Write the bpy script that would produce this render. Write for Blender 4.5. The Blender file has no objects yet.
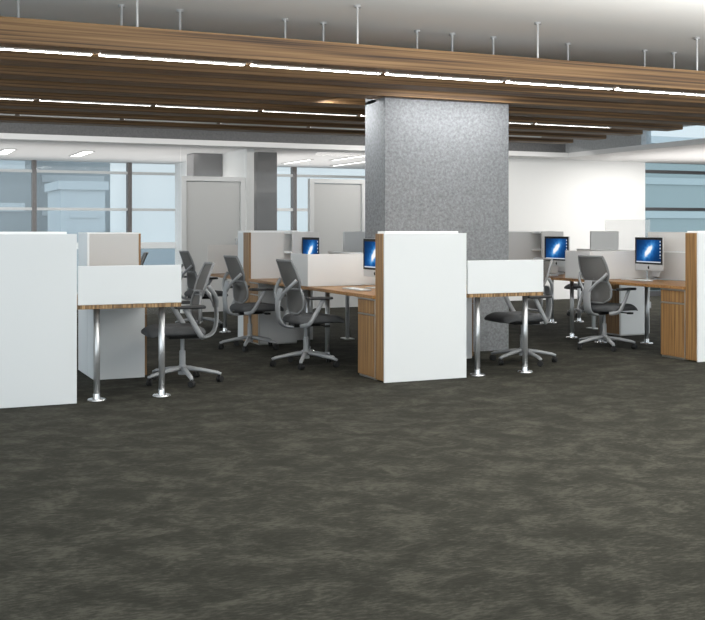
import bpy, bmesh, math, random
from mathutils import Vector, Matrix
random.seed(7)
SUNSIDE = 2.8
PI = math.pi
SC = bpy.context.scene
COL = SC.collection

# ------------------------------------------------------------------ materials
def new_mat(name):
    m = bpy.data.materials.new(name); m.use_nodes = True
    nt = m.node_tree
    return m, nt, nt.nodes['Principled BSDF']
def N(nt, t, **kw):
    n = nt.nodes.new(t)
    for k, v in kw.items(): setattr(n, k, v)
    return n
def plain(name, col, rough=.5, metal=0., bump=0., bscale=60, var=0.):
    m, nt, b = new_mat(name)
    b.inputs['Base Color'].default_value = (*col, 1)
    b.inputs['Roughness'].default_value = rough
    b.inputs['Metallic'].default_value = metal
    if bump or var:
        tc = N(nt, 'ShaderNodeTexCoord'); no = N(nt, 'ShaderNodeTexNoise')
        no.inputs['Scale'].default_value = bscale; no.inputs['Detail'].default_value = 4
        nt.links.new(tc.outputs['Object'], no.inputs['Vector'])
        if bump:
            bp = N(nt, 'ShaderNodeBump'); bp.inputs['Strength'].default_value = bump; bp.inputs['Distance'].default_value = .004
            nt.links.new(no.outputs['Fac'], bp.inputs['Height']); nt.links.new(bp.outputs['Normal'], b.inputs['Normal'])
        if var:
            r = N(nt, 'ShaderNodeValToRGB')
            r.color_ramp.elements[0].position = .3; r.color_ramp.elements[1].position = .7
            r.color_ramp.elements[0].color = (*[c*(1-var) for c in col], 1)
            r.color_ramp.elements[1].color = (*[min(1, c*(1+var)) for c in col], 1)
            nt.links.new(no.outputs['Fac'], r.inputs['Fac']); nt.links.new(r.outputs['Color'], b.inputs['Base Color'])
    return m
def wood(name, scale_vec, stops, rough=.45):
    """zebrano-like wood: fine stripes; scale_vec sets the stripe direction in object space"""
    m, nt, b = new_mat(name)
    tc = N(nt, 'ShaderNodeTexCoord'); mp = N(nt, 'ShaderNodeMapping')
    mp.inputs['Scale'].default_value = scale_vec
    no = N(nt, 'ShaderNodeTexNoise'); no.inputs['Scale'].default_value = 1; no.inputs['Detail'].default_value = 3; no.inputs['Roughness'].default_value = .55
    r = N(nt, 'ShaderNodeValToRGB')
    els = r.color_ramp.elements
    els[0].position, els[0].color = stops[0][0], (*stops[0][1], 1)
    els[1].position, els[1].color = stops[-1][0], (*stops[-1][1], 1)
    for p, c in stops[1:-1]:
        e = els.new(p); e.color = (*c, 1)
    nt.links.new(tc.outputs['Object'], mp.inputs['Vector']); nt.links.new(mp.outputs['Vector'], no.inputs['Vector'])
    nt.links.new(no.outputs['Fac'], r.inputs['Fac']); nt.links.new(r.outputs['Color'], b.inputs['Base Color'])
    b.inputs['Roughness'].default_value = rough
    return m
def emit(name, col, s):
    m = bpy.data.materials.new(name); m.use_nodes = True; nt = m.node_tree
    nt.nodes.clear()
    o = N(nt, 'ShaderNodeOutputMaterial'); e = N(nt, 'ShaderNodeEmission')
    e.inputs['Color'].default_value = (*col, 1); e.inputs['Strength'].default_value = s
    nt.links.new(e.outputs[0], o.inputs[0]); return m
def glass(name, tint, body, refl, frost=0.0):
    """clear pane: tinted see-through + a share of milky diffuse + gloss"""
    m = bpy.data.materials.new(name); m.use_nodes = True; nt = m.node_tree; nt.nodes.clear()
    o = N(nt, 'ShaderNodeOutputMaterial'); t = N(nt, 'ShaderNodeBsdfTransparent'); t.inputs[0].default_value = (*tint, 1)
    d = N(nt, 'ShaderNodeBsdfDiffuse'); d.inputs[0].default_value = (*body, 1)
    g = N(nt, 'ShaderNodeBsdfGlossy'); g.inputs['Roughness'].default_value = .05
    m1 = N(nt, 'ShaderNodeMixShader'); m1.inputs[0].default_value = frost
    m2 = N(nt, 'ShaderNodeMixShader'); m2.inputs[0].default_value = refl
    nt.links.new(t.outputs[0], m1.inputs[1]); nt.links.new(d.outputs[0], m1.inputs[2])
    nt.links.new(m1.outputs[0], m2.inputs[1]); nt.links.new(g.outputs[0], m2.inputs[2])
    nt.links.new(m2.outputs[0], o.inputs[0]); return m

WHITE = plain('white laminate', (.70, .72, .73), .35)
CREAM = plain('warm white laminate', (.66, .652, .642), .45)
GREYSHADE = plain('laminate with shade painted in', (.50, .497, .49), .5)  # tower laminate greyed so its inner face looks shaded
TOPW = plain('white cap', (.86, .87, .87), .4)
WALLW = plain('wall paint', (.86, .86, .85), .8)
CEIL = plain('ceiling paint', (.74, .75, .74), .9, bump=.05, bscale=8)
SOFF = plain('soffit paint', (.84, .83, .83), .9)
METAL = plain('silver leg paint', (.56, .57, .58), .3, .75)
CHROME = plain('chrome', (.7, .71, .72), .15, 1.)
TRIM = plain('brushed trim', (.55, .54, .52), .3, .8)
FRAME = plain('grey frame plastic', (.29, .30, .31), .4)
RIM = plain('chair rim plastic', (.21, .215, .22), .5)
BLACK = plain('black plastic', (.006, .006, .006), .7)
PADM = plain('arm pad', (.022, .022, .023), .55)
FABRIC = plain('grey seat fabric', (.072, .074, .077), .95, bump=.3, bscale=300)
DARKM = plain('dark mullion', (.075, .075, .08), .45)
MULL = plain('light mullion', (.62, .63, .63), .4)
BROWNM = plain('bronze mullion', (.10, .085, .08), .5)
DOORG = plain('grey door', (.60, .60, .59), .5)
DOORF = plain('door frame', (.72, .725, .72), .45)
ALU = plain('aluminium', (.62, .63, .64), .3, .6)
KEYW = plain('white keys', (.85, .85, .85), .4)
GAP = plain('shadow gap', (.03, .028, .026), .8)
LIGHT = emit('light tube', (1., .985, .95), 42.)
LIGHTM = emit('middle light tube', (1., .985, .95), 16.)
LIGHTR = emit('rear light tube', (1., .97, .93), 2.)
LIGHT2 = emit('recessed light', (1., 1., .99), 7.)
WINGL = glass('window glass', (.90, .94, .96), (.7, .8, .85), .02, .0)
WINGT = glass('teal window glass', (.84, .90, .91), (.5, .62, .66), .02, .0)
PARTG = glass('partition glass', (.96, .962, .962), (.85, .85, .85), .02, .04)
FROST = glass('frosted screen', (.95, .94, .93), (.88, .85, .82), .0, .80)
CLEAR = glass('clear screen', (.97, .97, .97), (.9, .9, .9), .02, .16)
MESHF = glass('mesh fabric', (.8, .8, .8), (.165, .162, .158), .01, .66)
BR = [(.30, (.085, .040, .013)), (.44, (.21, .108, .038)), (.54, (.32, .172, .064)), (.66, (.40, .235, .095))]
WOODV = wood('zebrano vertical', (95, 95, 1.2), BR)          # stripes run up
WOODX = wood('zebrano top', (2.0, 45, 60), [(.3, (.21, .10, .032)), (.5, (.33, .165, .055)), (.7, (.43, .235, .085))], .4)
WOODE = wood('zebrano end grain', (95, 95, 2.0), [(.35, (.06, .032, .012)), (.5, (.25, .145, .06)), (.65, (.46, .30, .15))], .4)
WOODC = wood('ceiling slat veneer', (.35, 40, 46), [(.35, (.036, .017, .006)), (.45, (.125, .065, .024)), (.52, (.175, .096, .037)), (.64, (.265, .155, .067))], .6)

def concrete(name, lo, hi, sc=34):
    m, nt, b = new_mat(name)
    tc = N(nt, 'ShaderNodeTexCoord')
    a = N(nt, 'ShaderNodeTexNoise'); a.inputs['Scale'].default_value = sc; a.inputs['Detail'].default_value = 6; a.inputs['Roughness'].default_value = .75
    r = N(nt, 'ShaderNodeValToRGB'); e = r.color_ramp.elements
    e[0].position = .32; e[0].color = (*lo, 1); e[1].position = .70; e[1].color = (*hi, 1)
    nt.links.new(tc.outputs['Object'], a.inputs['Vector']); nt.links.new(a.outputs['Fac'], r.inputs['Fac'])
    nt.links.new(r.outputs['Color'], b.inputs['Base Color']); b.inputs['Roughness'].default_value = .8
    bp = N(nt, 'ShaderNodeBump'); bp.inputs['Strength'].default_value = .25; bp.inputs['Distance'].default_value = .006
    nt.links.new(a.outputs['Fac'], bp.inputs['Height']); nt.links.new(bp.outputs['Normal'], b.inputs['Normal'])
    return m
CONC = concrete('speckled concrete', (.125, .131, .138), (.275, .286, .298))
CONCLIT = concrete('concrete with light painted in', (.36, .37, .38), (.55, .56, .57))  # same concrete as the column, lightened to paint in the light on it
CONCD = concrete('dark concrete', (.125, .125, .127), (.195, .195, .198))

def carpet():
    m, nt, b = new_mat('mottled carpet')
    L = nt.links.new
    tc = N(nt, 'ShaderNodeTexCoord')
    mp = N(nt, 'ShaderNodeMapping'); mp.inputs['Scale'].default_value = (2.0, 2.3, 1); mp.inputs['Rotation'].default_value = (0, 0, .6)
    a = N(nt, 'ShaderNodeTexNoise'); a.inputs['Scale'].default_value = 1.9; a.inputs['Detail'].default_value = 8; a.inputs['Roughness'].default_value = .74; a.inputs['Distortion'].default_value = .45
    L(tc.outputs['Object'], mp.inputs['Vector']); L(mp.outputs['Vector'], a.inputs['Vector'])
    mp2 = N(nt, 'ShaderNodeMapping'); mp2.inputs['Scale'].default_value = (22, 70, 1); mp2.inputs['Rotation'].default_value = (0, 0, .75)
    s = N(nt, 'ShaderNodeTexNoise'); s.inputs['Scale'].default_value = 1; s.inputs['Detail'].default_value = 3; s.inputs['Roughness'].default_value = .6
    L(tc.outputs['Object'], mp2.inputs['Vector']); L(mp2.outputs['Vector'], s.inputs['Vector'])
    mix = N(nt, 'ShaderNodeMath', operation='MULTIPLY_ADD'); mix.inputs[1].default_value = .52
    L(s.outputs['Fac'], mix.inputs[0]); L(a.outputs['Fac'], mix.inputs[2])
    r = N(nt, 'ShaderNodeValToRGB'); e = r.color_ramp.elements
    e[0].position = .66; e[0].color = (.022, .0213, .016, 1)
    e[1].position = .90; e[1].color = (.058, .056, .044, 1)
    x = e.new(.77); x.color = (.032, .031, .024, 1)
    L(mix.outputs[0], r.inputs['Fac']); L(r.outputs['Color'], b.inputs['Base Color'])
    b.inputs['Roughness'].default_value = 1.; b.inputs['Specular IOR Level'].default_value = .15
    bp = N(nt, 'ShaderNodeBump'); bp.inputs['Strength'].default_value = .3; bp.inputs['Distance'].default_value = .004
    L(s.outputs['Fac'], bp.inputs['Height']); L(bp.outputs['Normal'], b.inputs['Normal'])
    return m
CARPET = carpet()

def screen_mat():
    m = bpy.data.materials.new('galaxy desktop screen'); m.use_nodes = True; nt = m.node_tree; nt.nodes.clear()
    L = nt.links.new
    def M(op, a, b=None, c=None):
        n = N(nt, 'ShaderNodeMath', operation=op)
        for i, v in enumerate((a, b, c)):
            if v is None: continue
            if isinstance(v, (int, float)): n.inputs[i].default_value = v
            else: L(v, n.inputs[i])
        return n.outputs[0]
    tc = N(nt, 'ShaderNodeTexCoord'); sp = N(nt, 'ShaderNodeSeparateXYZ'); L(tc.outputs['Object'], sp.inputs[0])
    # display faces local -x: on screen, right is local -y
    u = M('MULTIPLY', sp.outputs['Y'], -1.); v = M('SUBTRACT', sp.outputs['Z'], .325)
    ca, sa = math.cos(.66), math.sin(.66)
    p = M('ADD', M('MULTIPLY', u, ca), M('MULTIPLY', v, sa)); q = M('SUBTRACT', M('MULTIPLY', v, ca), M('MULTIPLY', u, sa))
    g1 = M('EXPONENT', M('MULTIPLY', M('ADD', M('POWER', M('DIVIDE', p, .085), 2.), M('POWER', M('DIVIDE', q, .026), 2.)), -1.))
    g2 = M('EXPONENT', M('MULTIPLY', M('ADD', M('POWER', M('DIVIDE', p, .19), 2.), M('POWER', M('DIVIDE', q, .10), 2.)), -1.))
    no = N(nt, 'ShaderNodeTexNoise'); no.inputs['Scale'].default_value = 22; no.inputs['Detail'].default_value = 5; L(tc.outputs['Object'], no.inputs['Vector'])
    gl = M('ADD', M('MULTIPLY', g2, M('ADD', M('MULTIPLY', no.outputs['Fac'], .9), .15)), g1)
    r = N(nt, 'ShaderNodeValToRGB'); e = r.color_ramp.elements
    e[0].position = 0; e[0].color = (.006, .03, .10, 1); e[1].position = 1.; e[1].color = (.95, .97, 1., 1)
    x = e.new(.3); x.color = (.012, .09, .30, 1); x = e.new(.6); x.color = (.07, .30, .68, 1)
    L(gl, r.inputs['Fac'])
    dock = M('LESS_THAN', v, -.118)
    ico = M('MULTIPLY', M('GREATER_THAN', u, .205), M('GREATER_THAN', M('FRACT', M('MULTIPLY', v, 27.)), .55))
    ico = M('MULTIPLY', ico, M('GREATER_THAN', v, -.08)); ico = M('MULTIPLY', ico, M('LESS_THAN', u, .238))
    ov = M('MAXIMUM', M('MULTIPLY', dock, .75), M('MULTIPLY', ico, .6))
    ov = M('MAXIMUM', ov, M('MULTIPLY', M('GREATER_THAN', v, .132), .35))
    mx = N(nt, 'ShaderNodeMixRGB'); L(ov, mx.inputs[0]); L(r.outputs[0], mx.inputs[1]); mx.inputs[2].default_value = (.75, .82, .9, 1)
    em = N(nt, 'ShaderNodeEmission'); em.inputs['Strength'].default_value = 1.; L(mx.outputs[0], em.inputs[0])
    o = N(nt, 'ShaderNodeOutputMaterial'); L(em.outputs[0], o.inputs[0]); return m
SCREEN = screen_mat()

# ------------------------------------------------------------------ builders
def bx(bm, x0, x1, y0, y1, z0, z1):
    r = bmesh.ops.create_cube(bm, size=1.)
    bmesh.ops.scale(bm, vec=(x1-x0, y1-y0, z1-z0), verts=r['verts'])
    bmesh.ops.translate(bm, vec=((x0+x1)/2, (y0+y1)/2, (z0+z1)/2), verts=r['verts'])
    return r['verts']
def cyl(bm, x, y, z0, z1, r0, r1=None, seg=20):
    if r1 is None: r1 = r0
    r = bmesh.ops.create_cone(bm, cap_ends=True, segments=seg, radius1=r0, radius2=r1, depth=z1-z0)
    bmesh.ops.translate(bm, vec=(x, y, (z0+z1)/2), verts=r['verts'])
    return r['verts']
def smooth_path(pts, n=6, closed=False):
    P = [Vector(p) for p in pts]; out = []; m = len(P)
    segs = m if closed else m-1
    for i in range(segs):
        if closed: a, b, c, d = P[(i-1) % m], P[i], P[(i+1) % m], P[(i+2) % m]
        else: a, b, c, d = P[max(i-1, 0)], P[i], P[i+1], P[min(i+2, m-1)]
        for k in range(n):
            t = k/n
            out.append(.5*((2*b)+(c-a)*t+(2*a-5*b+4*c-d)*t*t+(3*b-a-3*c+d)*t**3))
    if not closed: out.append(P[-1])
    return out
def sweep(bm, path, rx, rz=None, seg=10, closed=False, up=(0, 0, 1), taper=None):
    """tube with an elliptical section (rx across, rz along 'up')"""
    rz = rz or rx; n = len(path); rings = []
    for i, p in enumerate(path):
        a = path[(i-1) % n] if (closed or i > 0) else p; b = path[(i+1) % n] if (closed or i < n-1) else p
        t = (b-a).normalized(); s = t.cross(Vector(up))
        if s.length < 1e-4: s = t.cross(Vector((1, 0, 0)))
        s.normalize(); w = s.cross(t).normalized()
        f = 1 if taper is None else taper[0]+(taper[1]-taper[0])*i/(n-1)
        rings.append([bm.verts.new(p+s*(rx*f*math.cos(2*PI*k/seg))+w*(rz*f*math.sin(2*PI*k/seg))) for k in range(seg)])
    for i in range(n if closed else n-1):
        A, B = rings[i], rings[(i+1) % n]
        for k in range(seg): bm.faces.new((A[k], A[(k+1) % seg], B[(k+1) % seg], B[k]))
    if not closed:
        bm.faces.new(rings[0][::-1]); bm.faces.new(rings[-1])
def obj(name, bm, mat, parent=None, smooth=False, bevel=0., seg=2):
    bmesh.ops.recalc_face_normals(bm, faces=bm.faces)
    me = bpy.data.meshes.new(name); bm.to_mesh(me); bm.free()
    me.materials.append(mat)
    if smooth:
        for p in me.polygons: p.use_smooth = True
    o = bpy.data.objects.new(name, me); COL.objects.link(o)
    if bevel:
        b = o.modifiers.new('Bevel', 'BEVEL'); b.width = bevel; b.segments = seg; b.limit_method = 'ANGLE'
    if parent: o.parent = parent
    return o
def box_obj(name, dims, mat, parent=None, bevel=0.003):
    bm = bmesh.new(); bx(bm, *dims); return obj(name, bm, mat, parent, bevel=bevel)
def tag(o, label, cat, group=None):
    o['label'] = label; o['category'] = cat
    if group: o['group'] = group
    return o
def thing(name, label, cat, loc=(0, 0, 0), rz=0., group=None):
    o = bpy.data.objects.new(name, None); COL.objects.link(o); o.empty_display_size = .1
    o.location = loc; o.rotation_euler = (0, 0, rz)
    return tag(o, label, cat, group)
def struct(name, dims, mat, bevel=0., parent=None):
    o = box_obj(name, dims, mat, parent, bevel)
    if not parent: o['kind'] = 'structure'
    return o
def copy_tree(o, parent=None):
    c = o.copy(); COL.objects.link(c)
    if parent: c.parent = parent
    for ch in list(o.children): copy_tree(ch, c)
    return c

# ------------------------------------------------------------------ room shell
struct('floor', (-2.6, 26, -3, 20.9, -.1, 0), CARPET)
ZC = 3.17
struct('ceiling', (-2.6, 11.3, -3, 15.8, ZC, ZC+.2), CEIL)
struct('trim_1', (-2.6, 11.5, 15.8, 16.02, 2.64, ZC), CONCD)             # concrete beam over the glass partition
struct('trim_2', (11.3, 11.5, 13.75, 15.8, 2.64, ZC), CONCLIT)             # its return on the right, coloured paler to look lit
struct('trim_3', (-2.6, 11.3, 15.72, 20.7, 2.56, 2.64), SOFF)            # lower white ceiling, back
struct('trim_4', (11.3, 26, 7.5, 16.46, 2.56, 2.64), SOFF)              # lower white ceiling, right
struct('wall_back', (8.0, 13.49, 16.3, 16.45, 0, 2.56), WALLW)
struct('wall_dividing', (5.44, 5.56, 16.12, 20.5, 0, 2.56), WALLW)
struct('wall_lobby', (7.55, 8.0, 16.0, 16.12, 0, 2.56), WALLW)
for dims in ((4.93, 5.43, 17.38, 17.8), (5.82, 6.17, 16.72, 17.15)):
    struct('office_column', (dims[0], dims[1], dims[2], dims[3], 0, 2.56), CONCD)
# big concrete column (stops under the second baffle, carries on to the ceiling behind it)
bm = bmesh.new(); bx(bm, 4.76, 6.23, 9.74, 10.22, 0, 2.63); bx(bm, 4.76, 6.23, 9.96, 10.22, 2.60, ZC)
o = obj('column', bm, CONC); o['kind'] = 'structure'

def window(name, x0, x1, y, z0, z1, uprights, rails, matf, gl, railmats=None, depth=.08):
    root = bpy.data.objects.new(name, None); COL.objects.link(root); root['kind'] = 'structure'
    root.location = (x0, y, 0)
    box_obj('pane', (0, x1-x0, -.006, .006, z0, z1), gl, root, 0)
    for k, u in enumerate(uprights):
        box_obj('mullion', (u-x0-.04, u-x0+.04, -depth, depth, z0, z1), matf, root)
    for z, mt, h in rails:
        box_obj('rail', (0, x1-x0, -depth*.8, depth*.8, z-h/2, z+h/2), mt, root)
    return root
window('window_1', -2.58, 5.44, 20.5, 0, 2.56, (-2.54, -.77, 1.0, 2.77, 4.54), ((2.36, MULL, .05), (1.66, MULL, .05), (.97, TOPW, .12), (.05, MULL, .1)), BROWNM, WINGL)
window('window_2', 5.56, 13.4, 20.5, 0, 2.56, (7.93, 9.7), ((2.38, MULL, .05), (1.68, TOPW, .06), (.97, TOPW, .10), (.05, MULL, .1)), BROWNM, WINGL)
window('window_3', 13.49, 24, 16.36, 0, 2.56, (18.5,), ((2.39, DARKM, .06), (1.67, DARKM, .06), (.9, DARKM, .06), (.05, DARKM, .1)), DARKM, WINGT)
# clerestory above the right lower ceiling, looking along X
root = bpy.data.objects.new('window_4', None); COL.objects.link(root); root['kind'] = 'structure'; root.location = (11.4, 7.5, 2.64)
box_obj('pane', (-.006, .006, 0, 6.24, 0, ZC-2.64), WINGL, root, 0)
box_obj('rail', (-.03, .03, 0, 6.24, .22, .25), MULL, root)

# glass partition with two doors
def door(name, x0, x1):
    r = bpy.data.objects.new(name, None); COL.objects.link(r); r['kind'] = 'structure'; r.location = (x0, 16.0, 0)
    w = x1-x0
    bm = bmesh.new(); bx(bm, 0, .075, -.05, .05, 0, 2.10); bx(bm, w-.075, w, -.05, .05, 0, 2.10); bx(bm, .07, w-.07, -.05, .05, 2.03, 2.10)
    obj('door_frame', bm, DOORF, r, bevel=.003)
    lf = box_obj('door_leaf', (.08, w-.08, -.015, .03, .008, 2.025), DOORG, r)
    bm = bmesh.new(); bx(bm, w-.16, w-.14, -.06, -.03, .95, 1.15); bx(bm, w-.16, w-.14, -.04, -.014, .97, .99); bx(bm, w-.16, w-.14, -.04, -.014, 1.11, 1.13)
    obj('door_handle', bm, CHROME, lf)
door('door_1', 4.34, 5.36); door('door_2', 6.45, 7.45)
def part_glass(x0, x1, z0, z1):
    o = struct('glass_partition', (x0, x1, 15.99, 16.01, z0, z1), PARTG)
for a in ((-2.58, 1.1, 0, 2.56), (1.12, 4.33, 0, 2.56), (4.34, 5.36, 2.105, 2.56), (5.37, 6.44, 0, 2.56), (6.45, 7.45, 2.105, 2.56), (7.46, 7.55, 0, 2.56)): part_glass(*a)

# outside: pale sea, haze-blue buildings
SEA = plain('pale water', (.24, .28, .30), .6, var=.06, bscale=.05)
o = struct('sea', (-200, 300, 24, 500, -6.2, -6), SEA)
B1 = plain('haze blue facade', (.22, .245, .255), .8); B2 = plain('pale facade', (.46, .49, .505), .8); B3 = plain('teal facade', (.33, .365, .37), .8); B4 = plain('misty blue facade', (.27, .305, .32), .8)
def building(label, x0, x1, y0, y1, h, mt, nx=6, nz=3):
    r = thing('building', label, 'building', ((x0+x1)/2, (y0+y1)/2, -6), 0, 'hazy buildings outside the windows')
    w, d = (x1-x0)/2, (y1-y0)/2
    box_obj('wall', (-w, w, -d, d, 0, h+6), mt, r, 0)
    bm = bmesh.new(); bx(bm, -w-.1, w+.1, -d-.1, d+.1, h+6, h+6.3); obj('roof', bm, B2, r)
    for k in range(nz):
        z = 6.3 + (h-.6)*k/nz
        box_obj('floor_band', (-w+.3, w-.3, -d-.06, -d, z, z+(h-.6)/nz*.2), B2, r, 0)
building('wide grey-blue block behind the leftmost window bay', -2, 5.9, 44, 50, 5.6, B1)
building('white low block seen in the middle left window bay', 6.04, 7.57, 38, 41, 2.65, B2)
building('taller misty blue block behind the white low block', 7.1, 10.6, 52, 58, 5.4, B4)
building('big teal block filling the right window', 24, 56, 36, 40, 4.9, B3)

# ------------------------------------------------------------------ wood baffles, lights, rods
ORD = ['front', 'second', 'third', 'fourth', 'fifth', 'sixth', 'seventh', 'rearmost']
for k in range(8):
    y = 8.01+.82*k
    lab = ['front wood ceiling baffle with the brightest row of lights under it', 'second wood ceiling baffle from the front, behind the brightest lights',
           'third wood ceiling baffle from the front, crossing just above the grey column', 'fourth wood ceiling baffle from the front, just behind the grey column',
           'fifth wood ceiling baffle, carrying the middle row of thin lights', 'sixth wood ceiling baffle, between the two thin rear rows of lights',
           'seventh wood ceiling baffle, carrying the faint rear row of lights', 'rearmost wood ceiling baffle, next to the dark concrete beam'][k]
    r = thing('ceiling_baffle', lab, 'ceiling baffle', (2, y, 2.63), 0, 'wood ceiling baffles')
    bm = bmesh.new(); bx(bm, -4.55, 7.98, 0, .30, 0, .19); obj('slat_body', bm, WOODC, r, bevel=.006)
    box_obj('end_cap', (7.98, 7.99, .01, .29, .01, .18), WOODC, r, .002)
def ceiling_light(x, y, w, lab, grp, mt):
    r = thing('linear_light', lab, 'ceiling light', (x, y, 2.63), 0, grp)
    bm = bmesh.new(); bx(bm, 0, 1.16, -w/2-.008, -w/2, -.012, 0); bx(bm, 0, 1.16, w/2, w/2+.008, -.012, 0)
    obj('housing', bm, TRIM, r)
    box_obj('diffuser', (0, 1.16, -w/2, w/2, -.009, 0), mt, r, 0)
PO = ['leftmost', 'second', 'third', 'fourth', 'fifth', 'sixth', 'seventh', 'eighth']
for row, (y, w, cnt, nm, x0) in enumerate(((8.235, .058, 6, 'bright front', .38), (11.40, .03, 7, 'thin middle', .38), (12.99, .016, 7, 'faint rear', .38))):
    for k in range(cnt):
        lab = f'{PO[k]} light segment from the left in the {nm} row under the wood ceiling'
        ceiling_light(x0+1.22*k, y, w, lab, f'light segments of the {nm} row', (LIGHT, LIGHTM, LIGHTR)[row])
def rod(x, y, lab):
    bm = bmesh.new(); cyl(bm, x, y, 2.82, ZC, .010, seg=10); cyl(bm, x, y, ZC-.02, ZC, .03, seg=14)
    tag(obj('hanger_rod', bm, METAL, smooth=False), lab, 'hanger rod', 'rods hanging the wood ceiling')
for x, l in ((1.87, 'leftmost'), (3.73, 'second'), (5.53, 'third'), (7.39, 'rightmost')):
    rod(x, 8.16, f'thin steel rod on the front wood baffle, {l} of its four tall rods')
RL = ['first', 'second', 'third', 'fourth', 'fifth', 'sixth', 'seventh', 'eighth', 'ninth', 'tenth', 'eleventh']
for k, x in enumerate((1.09, 1.92, 2.42, 3.38, 3.75, 4.71, 5.09, 5.55, 6.43, 7.4, 7.79)):
    rod(x, 8.95, f'short thin steel rod on the second wood baffle, {RL[k]} from the left')
# recessed lights in the offices
def recessed(x, y0, y1, w, lab):
    r = thing('recessed_light', lab, 'ceiling light', (x, (y0+y1)/2, 2.555), 0, 'recessed office lights')
    l = (y1-y0)/2
    bm = bmesh.new()
    for s in (-1, 1):
        bx(bm, min(s*w/2, s*(w/2+.02)), max(s*w/2, s*(w/2+.02)), -l, l, -.012, .005); bx(bm, -w/2, w/2, min(s*l, s*(l+.02)), max(s*l, s*(l+.02)), -.012, .005)
    obj('frame', bm, TRIM, r); box_obj('diffuser', (-w/2, w/2, -l, l, -.006, .005), LIGHT2, r, 0)
recessed(2.02, 17.6, 18.9, .16, 'white recessed office light at the left edge of the picture')
recessed(3.24, 17.6, 18.9, .16, 'white recessed office light above the left window, right of its neighbour')
recessed(7.3, 18.0, 19.4, .07, 'thin recessed office light above the narrow window between the doors')
recessed(7.75, 16.5, 18.1, .07, 'thin recessed office light above the right grey door')
recessed(8.45, 18.0, 19.7, .07, 'thin recessed office light close to the left side of the big column')

# ------------------------------------------------------------------ furniture
ZT = .725; TT = .03; HT = 1.262
def tower(label, x0, y0, w, d, wood_side, flip=False, group='tall white end towers', shelf=None, wy=None):
    """tall storage end: white panels; a wood panel on one side (-1: left, +1: right, 0: none)"""
    r = thing('storage_tower', label, 'storage tower', (x0, y0, 0), 0, group)
    a = .018 if wood_side == -1 else 0; b = w-.018 if wood_side == 1 else w
    box_obj('body', (a, b, .018, d, .01, HT-.012), WHITE, r, .003)
    box_obj('front_panel', (0 if wood_side != 2 else 0, w, 0, .018, .0, HT-.004), WHITE, r, .002)
    if wood_side == -1: box_obj('side_panel', (0, .018, .018, d, .01, HT-.008), WOODV, r, .0015)
    if wood_side == 1: box_obj('side_panel', (w-.018, w, .018, d, .01, HT-.008), WOODV, r, .0015)
    bm = bmesh.new(); bx(bm, .0+a, w-.07, .02, d-.005, HT-.012, HT+.012); obj('top_cap', bm, TOPW, r, bevel=.003)
    return r
def pedestal(label, x0, y0, w, d, group='low cabinets under the desks', front=-1, inner=CREAM, h=ZT-TT):
    r = thing('pedestal_cabinet', label, 'cabinet', (x0, y0, 0), 0, group)
    if front == -1:
        box_obj('body', (.02, w, 0, d, .015, h), inner, r, .002)
        fr, z1 = (0, .018), h-.012
        box_obj('top_trim', (-.002, .02, .0, d, h-.014, h-.002), TRIM, r, .001)
        dr = box_obj('drawer', (0, .018, .004, d-.004, h-.135, h-.018), WOODV, r, .0015)
        box_obj('pull_strip', (-.004, .016, .01, d-.01, h-.147, h-.139), TRIM, dr, .001)
        box_obj('door', (0, .018, .012, d-.004, .02, h-.151), WOODV, r, .0015)
        box_obj('edge_trim', (-.002, .018, 0, .009, .015, h-.014), TRIM, r, .001)
        box_obj('plinth', (.012, w, .01, d-.01, 0, .018), TRIM, r, 0)
    else:
        box_obj('body', (0, w-.018, 0, d, .0, h), inner, r, .002)
        box_obj('door', (w-.018, w, .004, d-.004, .02, h-.151), WOODV, r, .0015)
        dr = box_obj('drawer', (w-.018, w, .004, d-.004, h-.145, h-.01), WOODV, r, .0015)
    return r
def leg_bm(x, y, h=ZT-TT, r=.024):
    bm = bmesh.new(); cyl(bm, x, y, .012, h, r, seg=24); return bm
def add_leg(root, x, y):
    l = obj('leg', leg_bm(x, y), METAL, root, smooth=False)
    for p in l.data.polygons: p.use_smooth = len(p.vertices) == 4
    bm = bmesh.new(); cyl(bm, x, y, 0, .010, .072, .066, 28); cyl(bm, x, y, .009, .05, .031, .027, 24); obj('foot_disc', bm, CHROME, l, bevel=.002)
def desk(label, x0, y0, w, d, legs, group='wood topped desks', screens=(), edge=WOODE):
    r = thing('desk', label, 'desk', (x0, y0, 0), 0, group)
    box_obj('worktop', (0, w, 0, d, ZT-TT, ZT), WOODX, r, .002)
    for (a, b) in legs: add_leg(r, a, b)
    for nm, dims, mt in screens: box_obj(nm, dims, mt, r, .003)
    return r
XA, XM, XR = .63, 3.94, 7.325
Y1 = 8.075
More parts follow.
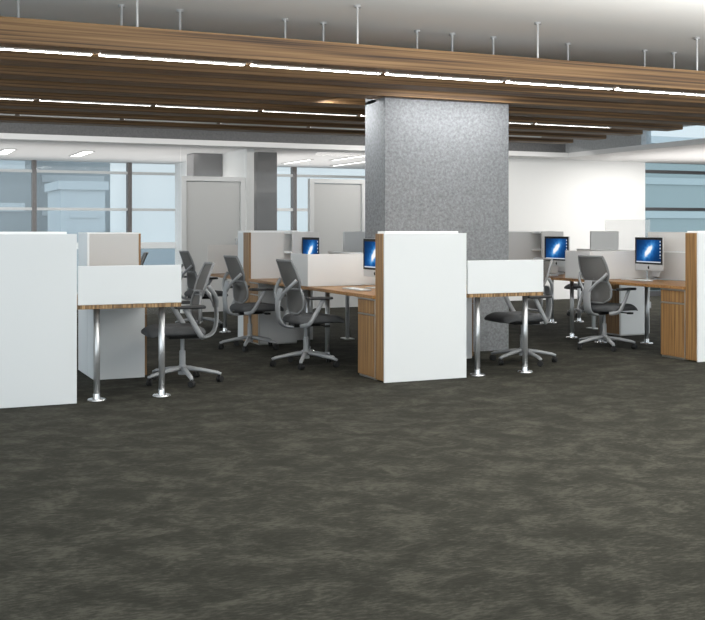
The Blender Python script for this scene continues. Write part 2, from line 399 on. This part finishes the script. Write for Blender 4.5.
# --- left spine
tower('big white end tower at the left edge of the picture', XA, Y1, .77, .40, -1)
def wing(label, x):
    r = thing('desk', label, 'desk', (x, Y1, 0), 0, 'wood topped desks')
    w = .79
    box_obj('worktop', (.0, w, .012, .50, ZT-TT, ZT), WOODX, r, .002)
    box_obj('edge_band', (0, w, .004, .012, ZT-TT, ZT), WOODE, r, .001)
    box_obj('privacy_screen', (.004, w, .0, .022, ZT+.002, 1.018), WHITE, r, .003)
    for a in (.16, .66): add_leg(r, a, .10)
    box_obj('return_top', (.0, w, .50, 1.42, ZT-TT, ZT), WOODX, r, .002)
    return r
wing('wood edged desk with white privacy screen, right of the left white tower', 1.405)
wing('wood edged desk with white privacy screen, right of the middle white tower', 4.745)
def back_storage(xs, tl, cl, cream, d2=.45):
    pedestal(cl, xs+.34, 9.25, .46, .28, front=1, inner=WHITE)
    r = thing('storage_tower', tl, 'storage tower', (xs+.34, 9.54, 0), 0, 'tall white end towers')
    box_obj('body', (.018, .455, .0, d2, 0, HT-.01), GREYSHADE, r, .002)
    box_obj('end_panel', (0, .018, .0, d2, 0, HT-.01), WHITE, r, .001)  # white side added: the light falling on it is put into colour
    box_obj('side_panel', (.456, .474, .0, d2, 0, HT-.01), WOODV, r, .001)
    box_obj('top_cap', (0, .474, .0, d2, HT-.01, HT), TOPW, r, .002)
back_storage(1.405, 'grey-white tower with a thin wood edge behind the left desk screen', 'white low cabinet under the left desk, behind its two legs', True)
pedestal('narrow white cabinet between the middle tower and the grey column', 4.715+.34, 9.25, .45, .28, front=1, inner=WHITE)
def divider(label, x, y0, y1, top, upper=None):
    r = thing('desk_divider', label, 'desk divider', (x, y0, ZT), 0, 'dividers along the desks')
    box_obj('lower_panel', (-.012, .012, 0, y1-y0, .003, top-ZT), CREAM, r, .002)
    box_obj('top_rail', (-.016, .016, 0, y1-y0, top-ZT, top-ZT+.014), TOPW, r, .002)
    if upper: box_obj('glass_panel', (-.006, .006, .0, y1-y0, top-ZT+.016, upper-ZT), FROST, r, .001)
# --- middle and right spines
def spine(x0, who, n):
    tower(f'white end tower with a wood side, {who}', x0, Y1, .795, .178, -1)
    pedestal(f'wood faced cabinet with drawer beside the {n} front tower', x0, Y1+.18, .46, .36)
    t = desk(f'wood desk behind the {n} front tower, with a computer on it', x0-.02, Y1+.18, .785, 1.48, ((.70, 1.55-.16),))
    # second station: desk wrapped by screens, cabinet and tower at its far end
    y = 9.76
    desk(f'wood desk wrapped by a low white screen at its near end, {n} row', x0-.02, y, .785, 1.815 if n == 'middle' else 2.04, ((.29, .18), (.31, .76)),
         screens=(('privacy_screen', (0.004, .785, -.001, .021, ZT+.002, 1.045), CREAM), ('side_screen', (.004, .022, .022, .47, ZT+.002, 1.045), CREAM)))
    if n == 'middle': pedestal(f'wood faced cabinet under the far end of the {n} second desk', x0, 11.27, .46, .30)
    z0 = 0 if n == 'middle' else ZT
    r = thing('storage_tower', f'tall white tower at the far end of the {n} second desk', 'storage tower', (x0, 11.58, z0), 0, 'tall white end towers') if n == 'middle' else \
        thing('desk_hutch', 'white hutch standing on the far end of the right second desk', 'hutch', (x0, 11.58, z0), 0)
    box_obj('body', (.018, .78, .0, .22, 0, HT-.01-z0), CREAM, r, .002)
    box_obj('side_panel', (0, .018, .0, .22, 0, HT-.01-z0), WOODV, r, .001)
    box_obj('top_cap', (0, .78, .0, .22, HT-.01-z0, HT-z0), TOPW, r, .002)
    # open shelf on the screens, near end closed
    s = thing('open_shelf', f'white two board open shelf above the far end of the {n} second desk', 'shelf', (x0+.44, 11.38, 0), 0, 'open shelves above the far desks')
    box_obj('board', (-.02, .33, 0, .195, 1.235, 1.258), TOPW, s, .002); box_obj('board', (-.02, .33, 0, .195, 1.015, 1.038), TOPW, s, .002)
    box_obj('end_panel', (.0, .33, -.018, .0, .728, 1.258), CREAM, s, .002); box_obj('back_panel', (.31, .33, 0, .195, 1.039, 1.234), CREAM, s, .002)
spine(XM, 'in the middle before the grey column', 'middle'); spine(XR, 'at the right edge of the picture', 'right')
divider('low white divider behind the middle computer, next to the tower', XM+.785, 8.27, 9.74, 1.03)
divider('white divider with a frosted glass upper panel behind the right computer', XR+.795, 8.27, 9.76, 1.03, 1.258)
divider('low white divider between the far middle desks', XM+.785, 9.80, 11.1, 1.03)
divider('low white divider between the far right desks', XR+.795, 9.80, 11.1, 1.03)
# stations on the far side of the spines
def far_side(xs, y, lt, mt, w=.44):
    r = thing('panel_screen', lt, 'screen', (xs, y, 0), 0, 'panel screens behind the desks')
    box_obj('panel', (0, w, 0, .03, .70, HT), mt, r, .003)
    for a in (.03, w-.07):
        p = box_obj('post', (a, a+.04, .0, .03, .012, .70), METAL, r, .002); box_obj('foot', (a-.03, a+.07, -.08, .11, 0, .012), METAL, p, .002)
far_side(8.48, 11.30, 'grey-white panel screen seen over the desk screen behind the right chair', CREAM)
far_side(5.06, 11.45, 'bright white panel screen close to the left side of the grey column', WHITE)
desk('far wood desk behind the right row, under the second computer', 8.125, 11.80, .98, .6, ((.43, .48), (.87, .46)))
pedestal('white low cabinet seen under the right desk, behind its leg', 8.24, 10.42, .45, .42, front=-1, inner=WHITE)
# third row behind the middle spine
tower('white tower back to back with the far middle tower', XM, 11.805, .77, .2, 0)
desk('far wood desk with a frosted end screen, left of the middle rear tower', XM-.02, 12.02, .785, 1.1, ((.14, .86), (.66, .86)),
     screens=(('privacy_screen', (-.02, .785, 1.08, 1.1, ZT+.002, 1.09), FROST),))
r = thing('glass_screen', 'clear glass screen in front of the right end of the white back wall', 'screen', (10.9, 13.9, 0), 0)
box_obj('glass', (-.2, .70, -.008, .008, .10, 1.44), CLEAR, r, .001); box_obj('base_rail', (-.2, .70, -.03, .03, 0, .10), ALU, r, .002)

# ------------------------------------------------------------------ computers
def computer(label, x, y, rz, z=ZT):
    r = thing('desktop_computer', label, 'computer', (x, y, z), rz, 'desktop computers')
    W, zb, zm, zt = .255, .105, .175, .475
    bm = bmesh.new(); bx(bm, -.006, .012, -W, W, zb, zt); obj('case', bm, ALU, r, bevel=.002)
    bm = bmesh.new(); bx(bm, -.0085, -.0055, -W+.002, W-.002, zm, zt-.002); bz = obj('bezel', bm, BLACK, r)
    bm = bmesh.new(); bx(bm, -.0095, -.008, -W+.03, W-.03, zm+.02, zt-.028); obj('display', bm, SCREEN, bz)
    # dark fruit-shaped emblem with a bite on the chin
    bm = bmesh.new(); pts = []
    for k in range(28):
        a = 2*PI*k/28; rr = .0165*(1+.10*math.cos(2*a)*(1 if math.sin(a) > 0 else .4))
        if abs(a) < .45 or abs(a-2*PI) < .45: rr *= .66
        pts.append((-.0072, -rr*math.cos(a), .139+rr*math.sin(a)*1.08))
    vs = [bm.verts.new(p) for p in pts]; bm.faces.new(vs)
    lf = [(-.0072, -.002, .158), (-.0072, -.009, .163), (-.0072, -.010, .171), (-.0072, -.003, .167)]
    bm.faces.new([bm.verts.new(p) for p in lf])
    g = bmesh.ops.extrude_face_region(bm, geom=bm.faces[:]); bmesh.ops.translate(bm, vec=(.0015, 0, 0), verts=[v for v in g['geom'] if isinstance(v, bmesh.types.BMVert)])
    obj('emblem', bm, BLACK, r)
    bm = bmesh.new(); path = smooth_path([(.02, 0, .22), (.075, 0, .17), (.085, 0, .08), (.05, 0, .012), (-.07, 0, .006)], 6)
    sweep(bm, path, .085, .005, 12, up=(1, 0, 1)); obj('stand', bm, ALU, r, smooth=True)
    return r
def keyboard(label, x, y, rz):
    r = thing('keyboard', label, 'keyboard', (x, y, ZT), rz, 'white keyboards')
    bm = bmesh.new(); bx(bm, -.057, .057, -.21, .21, .001, .010); obj('base', bm, ALU, r, bevel=.003)
    bm = bmesh.new()
    for i in range(5):
        for j in range(14): bx(bm, -.050+i*.0205, -.050+i*.0205+.0175, -.203+j*.0292, -.203+j*.0292+.0255, .0105, .013)
    obj('keys', bm, KEYW, r)
computer('computer showing a blue galaxy, half hidden by the middle front tower', 4.42, 9.26, 0)
computer('large computer showing a blue galaxy on the front right desk', 7.90, 9.48, -.08)
computer('computer with a blue galaxy screen in the far right row', 7.78, 11.06, 0)
computer('small far computer with a blue galaxy screen in the middle row', 4.49, 11.07, 0)
keyboard('white keyboard on the desk beside the middle front tower', 4.15, 9.10, 0)
keyboard('white keyboard before the large right computer', 7.68, 9.42, -.05)
keyboard('white keyboard on the far right desk before its computer', 7.52, 10.95, 0)

# ------------------------------------------------------------------ task chair
def make_chair():
    r = thing('task_chair', 'x', 'chair', (0, 0, 0), 0, 'grey mesh task chairs')
    for k in range(5):
        a = 2*PI*k/5+.35; c, s = math.cos(a), math.sin(a)
        bm = bmesh.new(); sweep(bm, [Vector((c*.02, s*.02, .122)), Vector((c*.15, s*.15, .108)), Vector((c*.29, s*.29, .082)), Vector((c*.325, s*.325, .068))], .026, .020, 10, taper=(1, .62))
        arm = obj('base_arm', bm, FRAME, r, smooth=True)
        bm = bmesh.new(); px, py = c*.315, s*.315
        for q in (-1, 1):
            v = bmesh.ops.create_cone(bm, cap_ends=True, segments=18, radius1=.029, radius2=.026, depth=.018)['verts']
            bmesh.ops.rotate(bm, cent=(0, 0, 0), matrix=Matrix.Rotation(PI/2, 3, 'X'), verts=v)
            bmesh.ops.translate(bm, vec=(0, q*.0125, 0), verts=v)
            bmesh.ops.rotate(bm, cent=(0, 0, 0), matrix=Matrix.Rotation(a+.9, 3, 'Z'), verts=v)
            bmesh.ops.translate(bm, vec=(px, py, .029), verts=v)
        cyl(bm, px, py, .045, .075, .009, seg=8)
        obj('caster', bm, BLACK, arm, bevel=.003)
    bm = bmesh.new(); cyl(bm, 0, 0, .07, .15, .036, .032); cyl(bm, 0, 0, .15, .27, .026); cyl(bm, 0, 0, .26, .385, .017)
    obj('gas_lift', bm, FRAME, r, bevel=.003)
    bm = bmesh.new(); bx(bm, -.15, .12, -.07, .07, .375, .42); bx(bm, -.05, .10, -.17, .17, .405, .425); sweep(bm, [Vector((.06, -.05, .40)), Vector((.07, -.28, .395))], .007)
    bx(bm, .05, .10, -.31, -.26, .385, .405)
    obj('tilt_mechanism', bm, BLACK, r, bevel=.006)
    # seat cushion
    bm = bmesh.new(); nx, ny = 14, 12; top = []; bot = []
    for i in range(nx+1):
        u = i/nx; rt = []; rb = []
        for j in range(ny+1):
            v = -1+2*j/ny
            hw = .235+.02*math.sin(PI*min(1, u*1.1)); x = -.165+.49*u; y = hw*v
            e = max(0, abs(v)-.72)/.28; ex = max(0, u-.72)/.28; eb = max(0, .15-u)/.15
            x -= .04*e*e*(1 if u > .5 else -1)
            zt = .492-.035*e*e-.05*ex*ex-.03*eb*eb-.010*(1-v*v)*(1-ex)
            zb = .408+.014*e-.004*ex
            rt.append(bm.verts.new((x, y, zt))); rb.append(bm.verts.new((x, y, min(zb, zt-.012))))
        top.append(rt); bot.append(rb)
    for i in range(nx):
        for j in range(ny):
            bm.faces.new((top[i][j], top[i+1][j], top[i+1][j+1], top[i][j+1])); bm.faces.new((bot[i][j+1], bot[i+1][j+1], bot[i+1][j], bot[i][j]))
    for i in range(nx):
        bm.faces.new((bot[i][0], bot[i+1][0], top[i+1][0], top[i][0])); bm.faces.new((top[i][ny], top[i+1][ny], bot[i+1][ny], bot[i][ny]))
    for j in range(ny):
        bm.faces.new((top[0][j], top[0][j+1], bot[0][j+1], bot[0][j])); bm.faces.new((bot[nx][j], bot[nx][j+1], top[nx][j+1], top[nx][j]))
    s = obj('seat', bm, FABRIC, r, smooth=True); s.modifiers.new('Subsurf', 'SUBSURF').levels = 1
    # back panels follow a profile (x, z, half width)
    def panel(name, prof, bow):
        P = smooth_path([(a, c, b) for a, b, c in prof], 5)     # x, halfwidth, z
        bm = bmesh.new(); n = 10; rows = []
        for p in P:
            rows.append([bm.verts.new((p.x+bow*(((-1+2*j/n))**2), p.y*(-1+2*j/n), p.z)) for j in range(n+1)])
        for i in range(len(rows)-1):
            for j in range(n): bm.faces.new((rows[i][j], rows[i][j+1], rows[i+1][j+1], rows[i+1][j]))
        pn = obj(name, bm, MESHF, r, smooth=True)
        sd = pn.modifiers.new('Solidify', 'SOLIDIFY'); sd.thickness = .004
        edge = [Vector((p.x+bow, p.y, p.z)) for p in P]
        q = P[-1]; edge += [Vector((q.x+bow*v*v, q.y*v, q.z)) for v in (.75, .4, 0, -.4, -.75)]
        edge += [Vector((p.x+bow, -p.y, p.z)) for p in reversed(P)]
        q = P[0]; edge += [Vector((q.x+bow*v*v, q.y*v, q.z)) for v in (-.75, -.4, 0, .4, .75)]
        bm = bmesh.new(); sweep(bm, edge, .011, .011, 8, closed=True, up=(1, 0, .2)); obj('rim', bm, RIM, pn, smooth=True)
    panel('upper_backrest', [(-.165, .735, .145), (-.180, .80, .180), (-.215, .90, .180), (-.258, 1.0, .160)], .03)
    panel('lumbar_panel', [(-.150, .505, .08), (-.140, .55, .165), (-.140, .64, .180), (-.155, .73, .150), (-.165, .765, .09)], .03)
    bm = bmesh.new()
    sweep(bm, smooth_path([(.08, 0, .392), (-.08, 0, .378), (-.20, 0, .380), (-.268, 0, .425), (-.292, 0, .53), (-.286, 0, .64), (-.262, 0, .74)], 7), .052, .014, 12, up=(.35, 0, 1))
    obj('back_spine', bm, FRAME, r, smooth=True)
    for q in (-1, 1):
        bm = bmesh.new()
        sweep(bm, smooth_path([(-.285, q*.03, .63), (-.272, q*.09, .70), (-.225, q*.155, .77), (-.180, q*.180, .82)], 6), .018, .012, 10, up=(0, 1, 0))
        obj('back_fork', bm, FRAME, r, smooth=True)
        bm = bmesh.new()
        sweep(bm, smooth_path([(-.14, q*.18, .398), (-.10, q*.27, .415), (-.04, q*.292, .51), (.02, q*.296, .615), (.04, q*.296, .645)], 6), .022, .014, 10, up=(0, 1, 0))
        ar = obj('armrest', bm, FRAME, r, smooth=True)
        bm = bmesh.new(); bx(bm, -.13, .12, q*.296-.043, q*.296+.043, .642, .668); obj('arm_pad', bm, PADM, ar, bevel=.011, seg=3)
    return r
first = make_chair(); used = [False]
def chair(x, y, deg, label):
    c = copy_tree(first) if used[0] else first
    used[0] = True
    c.location = (x, y, 0); c.rotation_euler = (0, 0, math.radians(deg)); c['label'] = label
CH = [(2.40, 8.80, 176, 'grey mesh chair right of the left desk, facing left'),
      (5.75, 8.74, 176, 'grey mesh chair behind the middle desk screen, facing left toward the column'),
      (3.76, 9.40, 4, 'grey mesh chair pulled up to the middle front desk, facing right'),
      (7.24, 9.42, 14, 'grey mesh chair at the front right desk, facing the large computer'),
      (3.74, 10.98, 6, 'grey mesh chair at the second middle desk, left of the nearer one'),
      (3.95, 13.6, 4, 'grey mesh chair further back, behind the left front chair'),
      (2.82, 12.9, 170, 'far grey mesh chair, only its top showing over the left desk screen'),
      (9.65, 12.9, 178, 'far grey mesh chair with dark seat under the far right desk'),
      (6.75, 11.5, 176, 'grey mesh chair hidden behind the right edge of the grey column')]
for c in CH: chair(*c)

# ------------------------------------------------------------------ light and camera
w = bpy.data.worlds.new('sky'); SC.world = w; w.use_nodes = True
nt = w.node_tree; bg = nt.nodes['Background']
tc = N(nt, 'ShaderNodeTexCoord'); sp = N(nt, 'ShaderNodeSeparateXYZ'); nt.links.new(tc.outputs['Generated'], sp.inputs[0])
rp = N(nt, 'ShaderNodeValToRGB'); e = rp.color_ramp.elements
e[0].position = .0; e[0].color = (.78, .86, .90, 1); e[1].position = .5; e[1].color = (.66, .78, .87, 1)
x = e.new(.06); x.color = (.82, .885, .915, 1)
nt.links.new(sp.outputs['Z'], rp.inputs['Fac'])
# the sky is brightest on the sun's side, behind the camera
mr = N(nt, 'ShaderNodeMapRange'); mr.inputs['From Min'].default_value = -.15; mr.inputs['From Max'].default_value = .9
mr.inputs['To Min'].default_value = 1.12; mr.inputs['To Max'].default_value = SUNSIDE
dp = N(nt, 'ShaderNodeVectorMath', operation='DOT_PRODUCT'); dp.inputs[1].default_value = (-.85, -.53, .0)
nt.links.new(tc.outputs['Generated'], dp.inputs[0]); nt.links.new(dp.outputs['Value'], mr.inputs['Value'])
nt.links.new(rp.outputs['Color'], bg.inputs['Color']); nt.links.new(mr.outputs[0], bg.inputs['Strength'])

def area(name, loc, rot, sx, sy, power, col=(1, .97, .93)):
    l = bpy.data.lights.new(name, 'AREA'); l.shape = 'RECTANGLE'; l.size = sx; l.size_y = sy; l.energy = power; l.color = col
    o = bpy.data.objects.new(name, l); COL.objects.link(o); o.location = loc; o.rotation_euler = rot
    return o
# wall washer in the slot before the column; lamps in the offices, plus added unseen fill lights
area('column_washer_lamp', (5.5, 9.36, 2.664), (math.radians(10), 0, 0), 1.42, .02, 19, (1, 1, 1))
area('column_side_fill', (4.42, 10.20, 2.668), (0, math.radians(-10), 0), .02, .4, 11, (1, 1, 1))  # fill light added to brighten the column's left face
area('partition_fill', (4.5, 14.62, 2.71), (math.radians(35), 0, 0), 9, .1, 46)  # hidden light added to brighten the doors
area('left_office_lamp', (2.5, 18.2, 2.54), (0, 0, 0), 5, 2, 80)
area('right_office_lamp', (7.2, 18.2, 2.54), (0, 0, 0), 2.4, 2, 50)
area('left_office_fill', (2.5, 18.2, 1.9), (PI, 0, 0), 8, 3.2, 58)  # unseen uplight added to brighten the left office ceiling
area('right_office_fill', (7.4, 18.4, 1.9), (PI, 0, 0), 2.8, 3.2, 30)  # unseen uplight added for the right office ceiling
area('corridor_lamp', (12.6, 14.0, 2.54), (0, 0, 0), 2, 3, 110)
area('corridor_fill', (13.6, 13.0, 1.7), (PI, 0, 0), 3, 5, 70)  # added uplight under the right lower ceiling, out of view
area('wall_lamp', (9.0, 15.0, 2.60), (math.radians(25), 0, 0), 4, .2, 24)
# the ceiling lamps of the front half of the room and an added uplight
area('front_ceiling_lamps', (3.5, 2.8, 3.12), (0, 0, 0), 13, 4.5, 45)
area('ceiling_fill', (8.6, 4.3, 2.1), (PI, 0, 0), 14, 3.6, 1130)  # unseen uplight added to brighten the main ceiling

cam = bpy.data.cameras.new('camera'); co = bpy.data.objects.new('camera', cam); COL.objects.link(co); SC.camera = co
VX1, VX2, CX, HZ = 2720., -130., 352.5, 228.3
f = math.sqrt((VX1-CX)*(CX-VX2)); yaw = math.atan((CX-VX2)/f)
co.location = (0, 0, 1.3); co.rotation_euler = (PI/2, 0, -yaw)
cam.sensor_fit = 'HORIZONTAL'; cam.sensor_width = 36; cam.lens = 36*f/705
cam.shift_x = 0; cam.shift_y = (HZ-310)/705
cam.clip_start = .05; cam.clip_end = 1000
vs = SC.view_settings; vs.view_transform = 'Standard'; vs.look = 'None'; vs.gamma = 1; vs.exposure = 0.0; vs.use_curve_mapping = False
